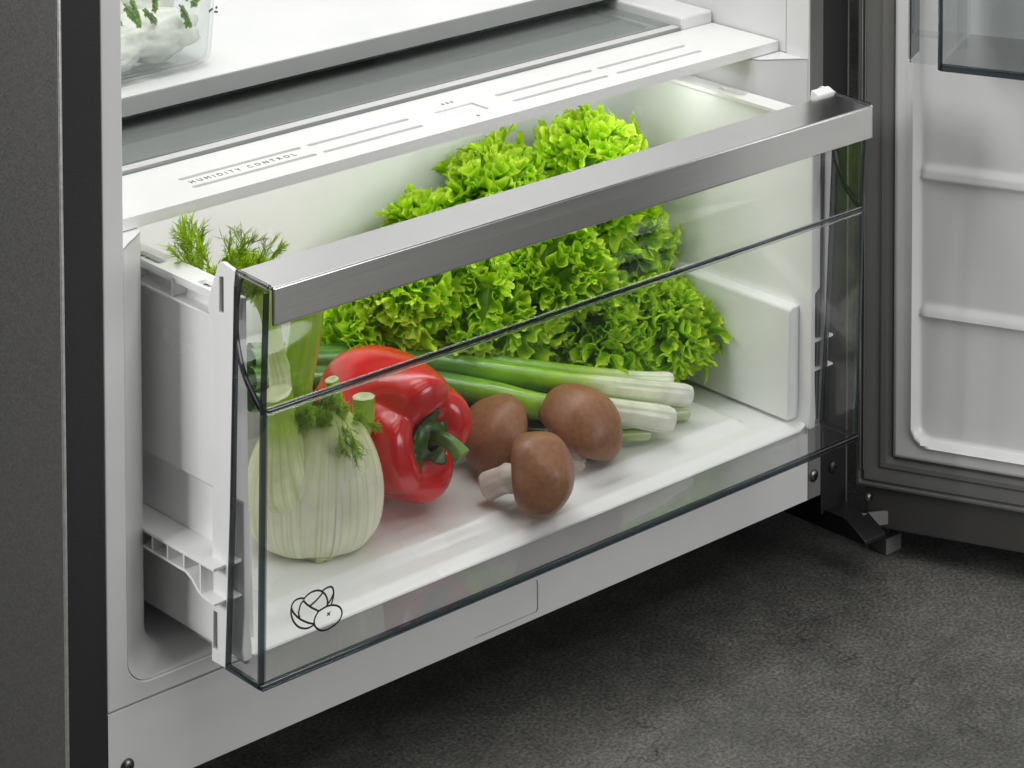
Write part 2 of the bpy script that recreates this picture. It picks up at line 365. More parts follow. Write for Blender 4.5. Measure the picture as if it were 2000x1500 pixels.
# lower compartment: bevelled mouth, then straight channel
rings = []
for y, x, zb, r_ in ((.0009, .0384, .0178, .014), (.004, .0402, .0186, .0145), (.010, .0478, .0200, .0150), (.016, .0565, .0212, .0150), (.0205, .0622, .0220, .0145), (.026, .0642, .0224, .014), (.05, .0650, .0226, .014), (.40, .0665, .0230, .014)):
    rings.append([(p[0], y, p[1]) for p in uring(x, zb, r_, .2465)])
loft('lower_liner', rings, M_liner, fr, closed=False)
for s in (0, 1):
    pts = [(.0384, .0009), (.0402, .004), (.0478, .010), (.0565, .016), (.0622, .0205), (.0642, .026), (.0650, .05), (.0660, .40), (.0384, .40)]
    prism('rib_top', [((.595-x) if s else x, y) for x, y in pts], 'XY', .2455, .2466, M_liner, fr, bev=0)
# upper side walls with their front rounding
for s in (0, 1):
    prof = [(.0254, .02001), (.0382, .02001), (.0385, .06), (.0388, .45), (.0254, .45)]
    if s: prof = [(.595-x, y) for x, y in prof]
    prism('side_wall', prof, 'XY', .2469, HT, M_white, fr, bev=0)
for s in (0, 1):
    x0, x1 = (.0389, .0675) if not s else (.5275, .5561)
    box('glass_ledge', x0, x1, .0838, .4, .2475, .2618, M_white, fr, .002, 3)
box('rear_wall', .0255, .5695, .45, .46, -.02, HT, M_white, fr, 0)
box('ceiling', .0255, .5695, .0, .45, HT+.0005, HT+.02, M_white, fr, 0)
M_doorshade = plastic('grey_door_shade', (.19, .185, .18), .4)  # shade beside the open door, put into grey strips
box('door_shade_strip', .5578, .5697, -.0008, .0008, .0086, HT, M_doorshade, fr, .0008)
box('panel_door_shade', .5568, .5687, -.0012, .001, -.0391, .0076, M_doorshade, fr, .0012)  # same door shade laid over the end of the bottom panel
# white lower panel with the blank label field
prism('bottom_panel', [(.0254, -.0392), (.5688, -.0392), (.5688, .0077), (.0254, .0077)], 'XZ', -.0002, .02, M_liner, fr,
      holes=[rrect(.2738, .3240, -.0357, -.0163, .0022)], bev=.0005)
prism('label_field', rrect(.27405, .32375, -.03545, -.01655, .0021), 'XZ', .0005, .018, M_liner, fr, bev=.0004)
screw('screw', .0368, -.0002, -.0232, .0042, fr); screw('screw', .5612, -.0013, -.0240, .0040, fr)
screw('screw', .5807, -.0006, -.0240, .0040, fr, M_black)
# hinge foot under the right corner
prism('hinge_support', [(-.034, -.0630), (-.034, -.0600), (-.0176, -.0508), (.05, -.0508), (.05, -.0645)], 'YZ', .574, .594, M_black, fr, bev=.0008)
box('hinge_support_strip', .5734, .5745, -.0176, .018, -.0510, -.0504, M_screw, fr, .0002)
prism('hinge_bracket', [(.588, -.060), (.588, -.051), (.6165, -.0575), (.6165, -.0665)], 'XZ', -.020, -.0175, M_gasket, fr, bev=.0005)
screw('screw', .5945, -.0190, -.0425, .0034, fr, M_screw)
# dark plinth behind
box('plinth', .04, .56, .10, .12, -.09, -.045, M_black, fr, .001)

# ------------------------------------------------------------------ drawer cover bar (humidity control)
cv = empty('drawer_cover', (.297, .05, .2471), 'white slotted cover bar with lettering spanning the opening above the drawer', 'cover')
settle()
slots = []
for xa, xb, y in ((.1128, .1962, .0583), (.1113, .1958, .0428), (.2009, .2750, .0528), (.2007, .2734, .0388), (.3427, .4219, .0571), (.3433, .4213, .0428), (.4269, .5035, .0583), (.4287, .5031, .0446)):
    y = .0575 if y > .05 else .0424
    slots.append(rrect(xa, xb, y-.0018, y+.0018, .0017, 5))
sl = rrect(.2934, .3238, .0412, .0573, .0012)
keep(prism('bar', [(.0400, .025), (.5554, .025), (.5554, .0834), (.0400, .0834)], 'XY', .2471, .2535, M_cover, holes=slots+[sl], bev=.00045), cv)
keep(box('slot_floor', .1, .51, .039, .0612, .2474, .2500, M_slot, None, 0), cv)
sd = keep(prism('slider', rrect(.2938, .3234, .0416, .0569, .001), 'XY', .2502, .2527, M_cover, bev=.0004), cv)
for y in (.046, .0495, .053): keep(box('grip_line', .2985, .3185, y-.0003, y+.0003, .2526, .25295, M_cover, None, .0001, 1), sd)
def drop(x, y, z=.25362):
    s = .0016; pts = []
    for i in range(16):
        a = 2*math.pi*i/16; rr = s*.62
        pts.append((x+rr*math.cos(a)*(1 if math.sin(a) < .2 else .62), y+rr*math.sin(a)*(1 if math.sin(a) < .6 else 1.9)))
    return keep(prism('drop_mark', pts, 'XY', .2533, z, M_print, bev=0), cv)
for x, y in ((.3083, .0655), (.3118, .0655), (.3153, .0655), (.3096, .0350)): drop(x, y)
def text(body, size, w, mat, parent, mw, name='lettering', spacing=1.0, ext=.00008):
    c = bpy.data.curves.new(name, 'FONT'); c.body = body; c.size = size; c.extrude = ext; c.align_x = 'LEFT'; c.space_character = spacing
    tmp = bpy.data.objects.new('tmp', c); col.objects.link(tmp); settle()
    me = bpy.data.meshes.new_from_object(tmp.evaluated_get(bpy.context.evaluated_depsgraph_get()))
    xs = [v.co.x for v in me.vertices]; k = w/(max(xs)-min(xs)) if w else 1; x0 = min(xs)
    for v in me.vertices: v.co.x = (v.co.x-x0)*k; v.co.z = v.co.z
    bpy.data.objects.remove(tmp); me.transform(mw); me.materials.clear()
    return keep(link(name, me, mat, None, 0), parent)
text('HUMIDITY CONTROL', .0056, .0715, M_print, cv, Matrix.Translation((.1150, .0480, .25358)), spacing=1.75)

# ------------------------------------------------------------------ smoky glass plate and the shelf above it
gp = prism('glass_plate', [(.0405, .0838), (.0680, .0838), (.0680, .0842), (.527, .0842), (.527, .40), (.0680, .40), (.0405, .40)][2:6], 'XY', .2515, .2555, M_glass, bev=.0004)
gp['label'] = 'smoky glass plate behind the white cover bar, reflecting the shelf over it'; gp['category'] = 'glass plate'
gs = box('shelf_mirror_line', .0690, .526, .0918, .0928, .25565, .25585, M_dark, gp, 0)  # dark line and pale band stand for the shelf's reflection in the glass
gs2 = box('shelf_mirror_band', .0690, .526, .0844, .0916, .25562, .2558, M_slot, gp, 0)
sh = empty('glass_shelf', (.297, .145, .262), 'white glass shelf with grey metal front trim carrying the clear food box', 'shelf')
settle()
keep(box('shelf_surface', .041, .554, .1475, .44, .2665, .2740, M_shelf, None, .0006), sh)
keep(box('front_strip', .041, .554, .1452, .1620, .2742, .2748, M_shelf, None, .0002), sh)
keep(box('front_trim', .041, .554, .1440, .1472, .2636, .2744, M_trim, None, .0003, 2), sh)
keep(box('underside', .041, .554, .1475, .44, .2622, .2663, M_dark, None, .0003), sh)  # dark colour stands for the unlit look under the shelf
keep(box('lower_lip', .041, .554, .1446, .1470, .2620, .2634, M_cut, None, .0003), sh)

# ------------------------------------------------------------------ clear food box on the shelf with cheese and parsley
fb = empty('food_box', (.18, .20, .2750), 'clear plastic food box standing on the upper glass shelf', 'food box')
settle()
def boxwall(x0, x1, y0, y1, r, inset=0): return rrect(x0+inset, x1-inset, y0+inset, y1-inset, max(r-inset, .001), 6)
rg = []
for z, ins in ((.2752, .013), (.2755, .009), (.2768, .0045), (.2795, .0016), (.284, .0008), (.345, -.0035)):
    rg.append([(x, y, z) for x, y in boxwall(.085, .2190, .160, .30, .018, ins)])
keep(loft('box_shell', rg, M_box, None, caps=(True, False)), fb)
rg2 = []
for z, ins in ((.345, -.0013), (.284, .0030), (.2797, .0040), (.2778, .0075), (.2772, .013)):
    rg2.append([(x, y, z) for x, y in boxwall(.085, .2190, .160, .30, .018, ins)])
keep(loft('box_lining', rg2, M_box, None, caps=(False, True)), fb)
for q in ([(.2060, .3092), (.2085, .3108)], [(.2098, .3086), (.2122, .3080)], [(.2108, .3104), (.2120, .3112)]):
    (xa, za), (xb, zb) = q
    d = Vector((xb-xa, zb-za)).normalized()*.0006; nn = Vector((-d.y, d.x))
    keep(prism('print_mark', [(xa-nn.x, za-nn.y), (xb-nn.x, zb-nn.y), (xb+nn.x, zb+nn.y), (xa+nn.x, za+nn.y)], 'XZ', .1576, .1579, M_print, bev=0), fb)
def blob(name, c, r_, mat, parent, seed=0, amp=.12, freq=2.2, sub=4, rot=0):
    bm = bmesh.new(); bmesh.ops.create_icosphere(bm, subdivisions=sub, radius=1)
    mr = Matrix.Rotation(rot, 3, 'Z')
    for v in bm.verts:
        n_ = noise.fractal(v.co*freq+Vector((seed*7.3, seed, 0)), .8, 2, 3); d = 1+amp*n_
        v.co = mr@Vector((v.co.x*r_[0]*d, v.co.y*r_[1]*d, v.co.z*r_[2]*d))+Vector(c)
    me = bpy.data.meshes.new(name); 
    uvl = bm.loops.layers.uv.new('UVMap')
    for f in bm.faces:
        for l in f.loops: l[uvl].uv = (.5, .5)
    bm.to_mesh(me); bm.free(); o = link(name, me, mat, None, 180); 
    if parent: keep(o, parent)
    return o
cheese_spec = [((.185, .188, .2935), (.030, .023, .014), 'large white cheese piece leaning on the right end of the food box'),
               ((.150, .186, .2895), (.026, .022, .011), 'white cheese piece low in the middle of the food box'),
               ((.125, .190, .2900), (.022, .022, .012), 'white cheese piece at the left end of the food box'),
               ((.160, .222, .3030), (.036, .024, .018), 'white cheese piece behind the parsley in the food box'),
               ((.196, .215, .3100), (.019, .020, .014), 'small white cheese piece high at the back right of the food box')]
for i, (c, r_, lb) in enumerate(cheese_spec):
    o = blob('cheese_piece', c, r_, M_cheese, None, i+1, .20, 1.5); o['label'] = lb; o['category'] = 'cheese'; o['group'] = 'white cheese pieces in the food box'
pa = empty('parsley_sprig', (.16, .17, .30), 'sprig of green parsley lying on the white cheese in the food box', 'herb')
settle()
def leaflet(mb, P, d, nrm, s):
    """three-lobed parsley leaflet"""
    d = d.normalized(); side = nrm.cross(d).normalized(); nrm = d.cross(side)
    for ang, L, W in ((-.9, .75, .30), (0, 1.0, .36), (.9, .75, .30)):
        dd = d*math.cos(ang)+side*math.sin(ang); ss = nrm.cross(dd)
        pts = [P, P+dd*L*.35*s+ss*W*.8*s, P+dd*L*.6*s+ss*W*.95*s+nrm*.1*s, P+dd*L*.72*s+ss*W*.45*s, P+dd*L*s+ss*W*.3*s+nrm*.05*s, P+dd*L*.9*s, P+dd*L*s-ss*W*.3*s+nrm*.05*s, P+dd*L*.72*s-ss*W*.45*s, P+dd*L*.6*s-ss*W*.95*s+nrm*.1*s, P+dd*L*.35*s-ss*W*.8*s]
        k = len(mb[0]); mb[0].extend(pts); mid = P+dd*L*.6*s-nrm*.08*s; mb[0].append(mid)
        for i in range(10): mb[1].append((k+i, k+(i+1) % 10, k+10))
for i in range(13):
    mb = ([], [])
    base = Vector((.118+.0075*i+random.uniform(-.004, .004), .168+random.uniform(-.003, .006), .318+random.uniform(-.004, .012)))
    tip = base+Vector((random.uniform(-.004, .012), random.uniform(-.006, .002), -random.uniform(.006, .018)))
    tubeV, tubeF, tuv = tube_arr(spline([base, (base+tip)/2+Vector((0, -.002, .001)), tip], 8), np.linspace(.0007, .0004, 8), 6)
    mb[0].extend(Vector(v) for v in tubeV); mb[1].extend(tubeF)
    for k in range(12):
        t = .15+.85*k/11; P = base.lerp(tip, t)
        d = (tip-base).normalized()+Vector((random.uniform(-1, 1), random.uniform(-.6, .1), random.uniform(-.5, .6)))
        leaflet(mb, P, d, Vector((random.uniform(-.4, .4), -1, random.uniform(0, .9))), random.uniform(.0028, .0044))
    keep(from_np('leaf', mb[0], mb[1], M_herb, None, [(.5, .3+.6*((j*7+i) % 10)/10) for j in range(len(mb[0]))], smooth=False), pa)

# ------------------------------------------------------------------ crisper drawer
dr = empty('crisper_drawer', (.2975, -.04, .0326), 'pulled out crisper drawer with clear front, steel grip bar and white tub', 'drawer')
settle()
D = lambda o: keep(o, dr)
XM = lambda x: .595-x
# tub side walls: profile in XZ
def smooth_prof(pts): return pts
for s in (0, 1):
    wall = [(.0755, .2130), (.0755, .1205), (.0800, .1175), (.0800, .0600), (.0790, .0400), (.0800, .0335), (.0850, .0335), (.0850, .0400), (.0838, .0500), (.0832, .2245), (.0800, .2245), (.0800, .2130)]
    boss = [(.0834, .0385), (.0834, .1090), (.0905, .1086), (.0922, .1070), (.0940, .0385)]
    if s: wall = [(XM(x), z) for x, z in wall]; boss = [(XM(x), z) for x, z in boss]
    D(prism('tub_wall', wall, 'XZ', -.0440, .150, M_tub, bev=.0010, seg=3))
    D(prism('wall_step', boss, 'XZ', -.034, .150, M_tub, bev=.0036, seg=5, sharp=60))
# back wall with rounded corners: swept plan profile
prof = []
for cx, a0, a1 in ((.0833+.034, 180, 90), (XM(.0833)-.034, 90, 0)):
    for i in range(13):
        a = R(a0+(a1-a0)*i/12); prof.append((cx+.034*math.cos(a), .117+.034*math.sin(a)))
inner = [(x, y) for x, y in prof]; outr = [(x, y) for x, y in ((XM(.0812), .117), (XM(.0812), .1535), (.0812, .1535), (.0812, .117))]
D(prism('tub_back', inner+outr, 'XY', .036, .2244, M_tub, bev=0, sharp=50))
# floor height field
nx, ny = 150, 70; X = np.linspace(.0835, .5115, nx); Y = np.linspace(-.0405, .151, ny)
def ss(a, b, x): t = np.clip((x-a)/(b-a), 0, 1); return t*t*(3-2*t)
XX, YY = np.meshgrid(X, Y); ex = np.minimum(XX-.0835, .5115-XX); 
Z = .0330+.0035*ss(-.0405, -.030, YY)
plat = ss(.028, .036, ex)*ss(-.0195, -.0125, YY); Z = Z+.0042*plat
Z = Z-.0005*ss(.5, 1, np.sin((XX-.30)*0+(YY+.030)*2*np.pi/.0115)*.5+.5)*ss(.05, .07, ex)*(YY < -.014)*(YY > -.034)
Z += .004*ss(.006, 0, ex)+.006*ss(.141, .151, YY)
v = np.stack([XX, YY, Z], -1).reshape(-1, 3); lo = v.copy(); lo[:, 2] = .0300; v = np.vstack([v, lo]); F = []
K = nx*ny
for j in range(ny-1):
    for i in range(nx-1):
        a = j*nx+i; F.append((a, a+1, a+nx+1, a+nx))
for i in range(nx-1): F.append((K+i, K+i+1, i+1, i)); F.append((K+(ny-1)*nx+i, (ny-1)*nx+i, (ny-1)*nx+i+1, K+(ny-1)*nx+i+1))
F.append((K, K+(ny-1)*nx, K+ny*nx-1, K+nx-1))
D(from_np('tub_floor', v, F, M_tub, None, None, 60))
# rims, runners
for s in (0, 1):
    m = (lambda x: XM(x)) if s else (lambda x: x)
    def bx(n, xa, xb, *a, **k):
        xa, xb = sorted((m(xa), m(xb))); return D(box(n, xa, xb, *a, **k))
    hole = [rrect(*sorted((m(.0728), m(.0785))), ya, yb, .0012) for ya, yb in ((-.0262, -.0150), (.0200, .0420), (.0900, .1100))]
    xa, xb = sorted((m(.0702), m(.0845)))
    D(prism('tub_rim', [(xa, -.0335), (xb, -.0335), (xb, .1535), (xa, .1535)], 'XY', .2246, .2268, M_tub, holes=hole, bev=.0004))
    bx('rim_pocket_floor', .0722, .0790, -.028, .115, .2215, .2235, M_tub, None, 0)
    bx('rim_lip', .0702, .0716, -.0335, .150, .2128, .2142, M_tub, None, .0003)
    bx('rim_web', .0716, .0754, -.0335, .150, .2131, .2139, M_tub, None, .0001)
    for y in (.0047, .040, .075, .110): bx('rim_divider', .0708, .0798, y-.0005, y+.0005, .2142, .2244, M_tub, None, .0001, 1)
    bx('runner', .0620, .0798, -.0425, .150, .0862, .0880, M_tub, None, .0004)
    for y in (.0125, -.0012, -.0158, -.0302, .0262, .0400, .054): bx('runner_rib', .0624, .0796, y-.0006, y+.0006, .0700 if y < -.028 else .0778, .0861, M_tub, None, .0001, 1)
    cur = [(.150, .0795), (-.0180, .0785), (-.0235, .0765), (-.0285, .0722), (-.0320, .0702), (-.0425, .0695), (-.0425, .0683), (-.0325, .0690), (-.0275, .0710), (-.0225, .0752), (-.0175, .0772), (.150, .0782)]
    D(prism('runner_underside', cur, 'YZ', *sorted((m(.0622), m(.0796))), M_tub, bev=.0002, sharp=50))
    # end frame with its tall nub and two slots
    poly = [(-.0293, .0326), (-.0305, .09), (-.0322, .16), (-.0336, .2081), (-.0279, .2169), (-.0290, .2230), (-.0366, .2405), (-.0378, .2430), (-.0400, .2446), (-.0425, .2447), (-.0524, .2430), (-.0510, .2347), (-.0485, .17), (-.0460, .1165), (-.0430, .07), (-.0409, .0330)]
    sl1 = [(-.0386, .2365), (-.0421, .2372), (-.0421, .2186), (-.0383, .2180)]; sl2 = [(-.0311, .0597), (-.0343, .0596), (-.0343, .0394), (-.0305, .0395)]
    D(prism('end_frame', poly, 'YZ', *sorted((m(.0698), m(.0722))), M_frame, holes=[sl1, sl2], bev=.0005, seg=2))
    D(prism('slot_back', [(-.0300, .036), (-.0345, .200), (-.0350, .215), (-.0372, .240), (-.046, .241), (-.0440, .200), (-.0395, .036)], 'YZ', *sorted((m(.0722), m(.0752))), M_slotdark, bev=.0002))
D(prism('nub_cap', [(-.0520, .2400), (-.0515, .2442), (-.0470, .2462), (-.0450, .2462), (-.0440, .2400)], 'YZ', .5085, .5235, M_frame, bev=.0008))
# clear front box
scoop = [(-.0739, .1764), (-.0700, .1788), (-.0637, .1844), (-.0590, .1895), (-.0552, .1960), (-.0522, .2050), (-.0511, .2140), (-.0516, .2240), (-.0535, .2330), (-.0558, .2400)]
sc = spline(scoop, 30)
def off_prof(P, d):
    T = np.gradient(P, axis=0); T /= np.linalg.norm(T, axis=1)[:, None]; return P+np.stack([-T[:, 1], T[:, 0]], 1)*d
sc2 = off_prof(sc, -.0022)
D(prism('front_pane', [(-.0704, .0350), (-.0739, .1752), (-.0716, .1752), (-.0681, .0350)], 'YZ', .0728, .5222, M_pane, bev=0))
D(prism('scoop_pane', [tuple(p) for p in sc]+[tuple(p) for p in sc2[::-1]], 'YZ', .0728, .5222, M_scoop, bev=0, sharp=60))
for x in (.0700, .5225):
    D(prism('side_pane', [(-.0700, .0350), (-.0733, .1764), (-.0770, .2395), (-.0535, .2405), (-.0515, .2347), (-.0490, .17), (-.0466, .1165), (-.0420, .0350)], 'YZ', x, x+.0025, M_pane, bev=0))
    D(prism('front_corner_edge', [(-.0706, .0345), (-.0742, .1764), (-.0776, .2390), (-.0752, .2390), (-.0716, .1764), (-.0680, .0345)], 'YZ', x-.0003, x+.0029, M_edge if x < .1 else M_edge_t, bev=.0009, seg=3))
    D(prism('rear_edge', [(-.0409, .0345), (-.0460, .1165), (-.0510, .2347), (-.0524, .2347), (-.0478, .1165), (-.0428, .0345)], 'YZ', x-.0002, x+.0026, M_edge, bev=.0003))
    xx = (x+.0004, x+.0026) if x < .1 else (x-.0002, x+.0022)
    D(prism('scoop_edge', [tuple(p) for p in off_prof(sc, .0004)]+[tuple(p) for p in off_prof(sc, -.0018)[::-1]], 'YZ', *xx, M_cut, bev=.0003))
    D(prism('cheek_top', [(-.0795, .2405), (-.0795, .2428), (-.0520, .2440), (-.0520, .2415)], 'YZ', x-.0003, x+.0024, real_glass('clear_cheek_top', (.8, .85, .83)) if x < .1 else M_edge, bev=.0008, seg=3))
    D(box('bottom_side_edge', x-.0003, x+.0028, -.0700, -.0409, .0322, .0347, M_edge, None, .0005))
D(box('bottom_pane', .0728, .5222, -.0680, -.0410, .0330, .0345, M_bottom, None, 0))
D(box('bottom_front_edge', .0700, .5250, -.0712, -.0682, .0320, .0350, M_edge, None, .0007, 3))
D(box('bottom_front_line', .0705, .5245, -.0718, -.0712, .0318, .0330, M_edge_t, None, .0002))
D(box('crease_edge', .0728, .5222, -.0748, -.0730, .1754, .1776, M_edge, None, .0008, 3))
D(box('crease_highlight_ridge', .0728, .5222, -.0746, -.0736, .1738, .1747, M_pane_side, None, .0004, 2))
D(box('crease_glint', .0728, .5222, -.07475, -.0740, .17775, .17850, M_glint, None, .0002, 1))  # strips added for the highlight lines above and below the crease
D(box('crease_glint', .0728, .5222, -.07475, -.0740, .17430, .17515, M_glint, None, .0002, 1))
for dx in (-.0012, .0031):
    D(prism('corner_glint', [(-.0702, .036), (-.0737, .1750), (-.0732, .1750), (-.0697, .036)], 'YZ', *(sorted((.0700+max(dx, .0030), .0708+max(dx, .0030))) if dx > 0 else (.0692, .0697)), M_glint, bev=.0001, seg=1))
# steel grip bar
D(prism('grip_bar', [(-.0806, .2217), (-.0812, .2225), (-.0812, .2410), (-.0806, .2417), (-.0512, .2428), (-.0505, .2420), (-.0507, .2404), (-.0785, .2393), (-.0785, .2217)], 'YZ', .0727, .5236, M_steel, bev=.0005, seg=3))
D(box('grip_bar_end', .5236, .5242, -.0812, -.0507, .2217, .2418, M_steel, None, .0003))
# printed vegetable symbol on the front pane
strokes = {'left_out': [[.0973,.0717],[.0946,.0726],[.0917,.0725],[.0899,.0712],[.0891,.0687],[.0891,.0663],[.0902,.0627],[.0922,.0596],[.0945,.0574],[.0974,.0558],[.1004,.0551],[.1037,.0555]],
 'left_in': [[.0894,.0689],[.0904,.0667],[.0928,.0637],[.0954,.0612],[.0987,.0588],[.1014,.0572],[.1037,.0562]], 'mid': [[.097,.0707],[.0953,.0694],[.0944,.0673],[.0939,.065],[.0946,.0623]],
 'top': [[.097,.0713],[.0989,.0725],[.1015,.0734],[.1042,.0734],[.1065,.0729],[.1088,.0716],[.1109,.0694],[.1121,.0671],[.1126,.0648],[.1121,.0627]], 'band': [[.0968,.0708],[.0986,.0686],[.101,.0663],[.1036,.0642],[.1073,.0616]],
 'diag': [[.1095,.0708],[.1075,.0694],[.1046,.0677],[.101,.0664]], 'right_top': [[.1088,.0716],[.1105,.0722],[.1125,.0725],[.1145,.0723],[.1158,.0712],[.1164,.0695],[.1164,.0668],[.1158,.0645],[.1149,.0624]],
 'right_in': [[.1163,.0679],[.1152,.0661],[.1139,.0646],[.1123,.0632]],
 'oval': [[.1066,.0617],[.105,.0599],[.104,.0576],[.1044,.055],[.1061,.0528],[.1087,.0509],[.1118,.0502],[.1154,.0505],[.1188,.0515],[.1211,.0532],[.1221,.0556],[.1214,.0583],[.1193,.0604],[.1163,.0619],[.1126,.0626],[.1093,.0623],[.1066,.0617]],
 'x1': [[.1125,.0592],[.1142,.0572]], 'x2': [[.1145,.059],[.1122,.0576]]}
V, F = [], []
for k, pts in strokes.items():
    P = spline(pts, max(8, len(pts)*6)); T = np.gradient(P, axis=0); T /= np.linalg.norm(T, axis=1)[:, None]; Nn = np.stack([-T[:, 1], T[:, 0]], 1)
    w = .00052 if k[0] != 'x' else .00036; b0 = len(V)
    for p, n_ in zip(P, Nn):
        for q in (p-n_*w, p+n_*w): V.append((q[0], -.0704-(q[1]-.0326)/.1438*.0035-.0003, q[1]))
    for i in range(len(P)-1): a = b0+2*i; F.append((a, a+1, a+3, a+2))
D(from_np('vegetable_symbol', V, F, M_icon, None, None, 0, False))

# ------------------------------------------------------------------ lettuce
lt = empty('lettuce', (.42, .08, .045), 'frilly bright green lettuce filling the back of the drawer', 'lettuce')
settle()
def leaf_proto(seed):
    g = np.random.default_rng(100+seed)
    nu, nv = 300, 15; u = np.linspace(-1, 1, nu); v = np.linspace(0, 1, nv)
    U, Vv = np.meshgrid(u, v); L = .050+.010*g.random(); Dp = .034+.006*g.random()
    wid = .28+.72*Vv**.75
    x = U*L*wid
    z = Dp*Vv-(x**2)/(2*.055)*Vv
    ph = np.cumsum(1+.45*np.sin(np.linspace(0, 13, nu)+g.random()*6)+.35*g.standard_normal(nu).cumsum()/12)/nu
    ph = ph/ph[-1]*2*np.pi*(5.2+1.6*g.random())*1.3
    A = .0072*ss(.15, 1, Vv)
    amp = 1+.35*np.sin(u*5+g.random()*6)
    y = A*amp*np.sin(ph)[None]+.35*A*np.sin(ph*.37+1)[None]
    x = x-.0042*ss(.3, 1, Vv)*np.sin(2*ph)[None]
    ph2 = ph*3.3+2*np.sin(ph*.5+seed)
    A2 = .0024*ss(.45, 1, Vv)
    y = y+A2*np.sin(ph2)[None]; x = x-.0012*ss(.6, 1, Vv)*np.sin(2*ph2)[None]
    z = z+.0016*ss(.6, 1, Vv)*np.cos(ph2)[None]+.0030*Vv**2*np.sin(ph+.8)[None]
    jag = (1-np.abs(np.sin(ph*2.1+g.random()*3)))**1.4+.5*(1-np.abs(np.sin(ph*4.7+1)))**1.4; z = z+.0042*Vv**7*(jag-.35)[None]
    y = y+.008*(Vv**2)*(g.random()-.5)+.0022*Vv**6*np.cos(ph2*.5)[None]
    ve = ((U**2) < 2)
    P = np.stack([x, y, z-Dp], -1).reshape(-1, 3)
    F = [(j*nu+i, j*nu+i+1, (j+1)*nu+i+1, (j+1)*nu+i) for j in range(nv-1) for i in range(nu-1)]
    UV = np.stack([(U*.5+.5).ravel(), Vv.ravel()], 1)
    o = from_np('leaf', P, F, M_leaf, None, UV); me = o.data; bpy.data.objects.remove(o); return me
protos = [leaf_proto(i) for i in range(9)]
lobes = [((.459, .088, .091), (.043, .046, .046), 26), ((.452, .092, .178), (.034, .034, .030), 22), ((.392, .114, .166), (.034, .028, .030), 20),
         ((.311, .106, .128), (.036, .030, .032), 20), ((.478, .048, .078), (.024, .024, .030), 15), ((.3635, .090, .104), (.038, .030, .040), 20),
         ((.4106, .088, .128), (.040, .038, .038), 24), ((.482, .088, .124), (.022, .032, .030), 14), ((.345, .120, .150), (.026, .022, .026), 12), ((.278, .112, .105), (.022, .022, .026), 12),
         ((.432, .062, .080), (.030, .024, .030), 16), ((.452, .100, .150), (.036, .034, .034), 14)]
cz = Vector((.40, .10, .08)); cnt = 0
for li, (c, r_, n_) in enumerate(lobes):
    c = Vector(c)
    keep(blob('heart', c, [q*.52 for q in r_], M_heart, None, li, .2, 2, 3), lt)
    n_ = int(n_*2.0)
    for i in range(n_):
        zz = 1-2*(i+.5)/n_; a = i*2.399963+li; q = math.sqrt(1-zz*zz); nrm = Vector((q*math.cos(a), q*math.sin(a), zz))
        if nrm.y > .55 and zz < .3: continue
        P = c+Vector((nrm.x*r_[0], nrm.y*r_[1], nrm.z*r_[2]))
        if P.z < .052: continue
        out = (nrm+Vector((random.uniform(-.4, .4), random.uniform(-.4, .4), random.uniform(-.25, .45)))).normalized()
        tx = out.cross(Vector((random.uniform(-1, 1), random.uniform(-1, 1), random.uniform(-1, 1)))).normalized(); ty = out.cross(tx)
        s = random.uniform(.46, .72)*min(1, (r_[0]+r_[2])/.072)**.5
        mw = Matrix((tx*s, ty*s, out*s)).transposed().to_4x4(); mw.translation = P+out*.003
        o = bpy.data.objects.new('leaf', protos[cnt % 9]); col.objects.link(o); cnt += 1
        o.parent = lt; o.matrix_parent_inverse = lt.matrix_world.inverted(); o.matrix_basis = mw

# ------------------------------------------------------------------ spring onions
def onion(name, pts, r0, r1, label, mat=M_onion, flat=1.0, v0=0, seg=26, n=80, wob=.025):
    o_ = empty(name, pts[0], label, 'spring onion', 'spring onions lying in front of the lettuce'); settle()
    P = spline(pts, n); t = np.linspace(0, 1, n)
    rr = r0+(r1-r0)*t; rr = rr*(1+.10*np.exp(-((t-.03)/.05)**2))*(1+wob*np.sin(t*17+r0*900))
    fl_ = 1+(flat-1)*ss(.3, .9, t); rad = np.stack([rr*fl_, rr/np.sqrt(fl_)], 1)
    rad[0] *= .90
    V, F, UV = tube_arr(P, rad, seg, lambda th, tt: 1+.035*np.cos(th*3+tt*2)+.02*np.cos(th*7)*tt)
    keep(from_np('shaft', V, F, mat, None, UV), o_)
    T = P[0]-P[1]; T /= np.linalg.norm(T); ring = V[:seg]; c = ring.mean(0)
    cap = [c+(p-c)*k+T*h for k, h in ((1, 0), (.8, .0007), (.4, .0011), (.15, .0012)) for p in ring]
    FF = [(i*seg+j, i*seg+(j+1) % seg, (i+1)*seg+(j+1) % seg, (i+1)*seg+j) for i in range(3) for j in range(seg)]+[tuple(3*seg+j for j in range(seg))]
    keep(from_np('cut_end', cap, FF, M_cutend, None, [(.5, .3)]*len(cap)), o_)
    return o_
onion('spring_onion', [(0.4489, 0.0, 0.059), (0.3994, 0.014, 0.0731), (0.3675, 0.034, 0.0800), (0.3377, 0.056, 0.0875), (0.3145, 0.076, 0.0930), (0.2671, 0.095, 0.103), (0.2019, 0.114, 0.1128)], .0063, .0074, 'thick spring onion running from behind the pepper to the upper cut white end', flat=1.25)
onion('spring_onion', [(0.4234, -0.01, 0.0539), (0.3813, 0.004, 0.0675), (0.3481, 0.022, 0.0735), (0.3271, 0.044, 0.0800), (0.306, 0.066, 0.0850), (0.2614, 0.088, 0.0950), (0.1958, 0.106, 0.1055)], .0073, .0082, 'thick spring onion whose wide white end lies lowest, just right of the mushrooms', flat=1.2)
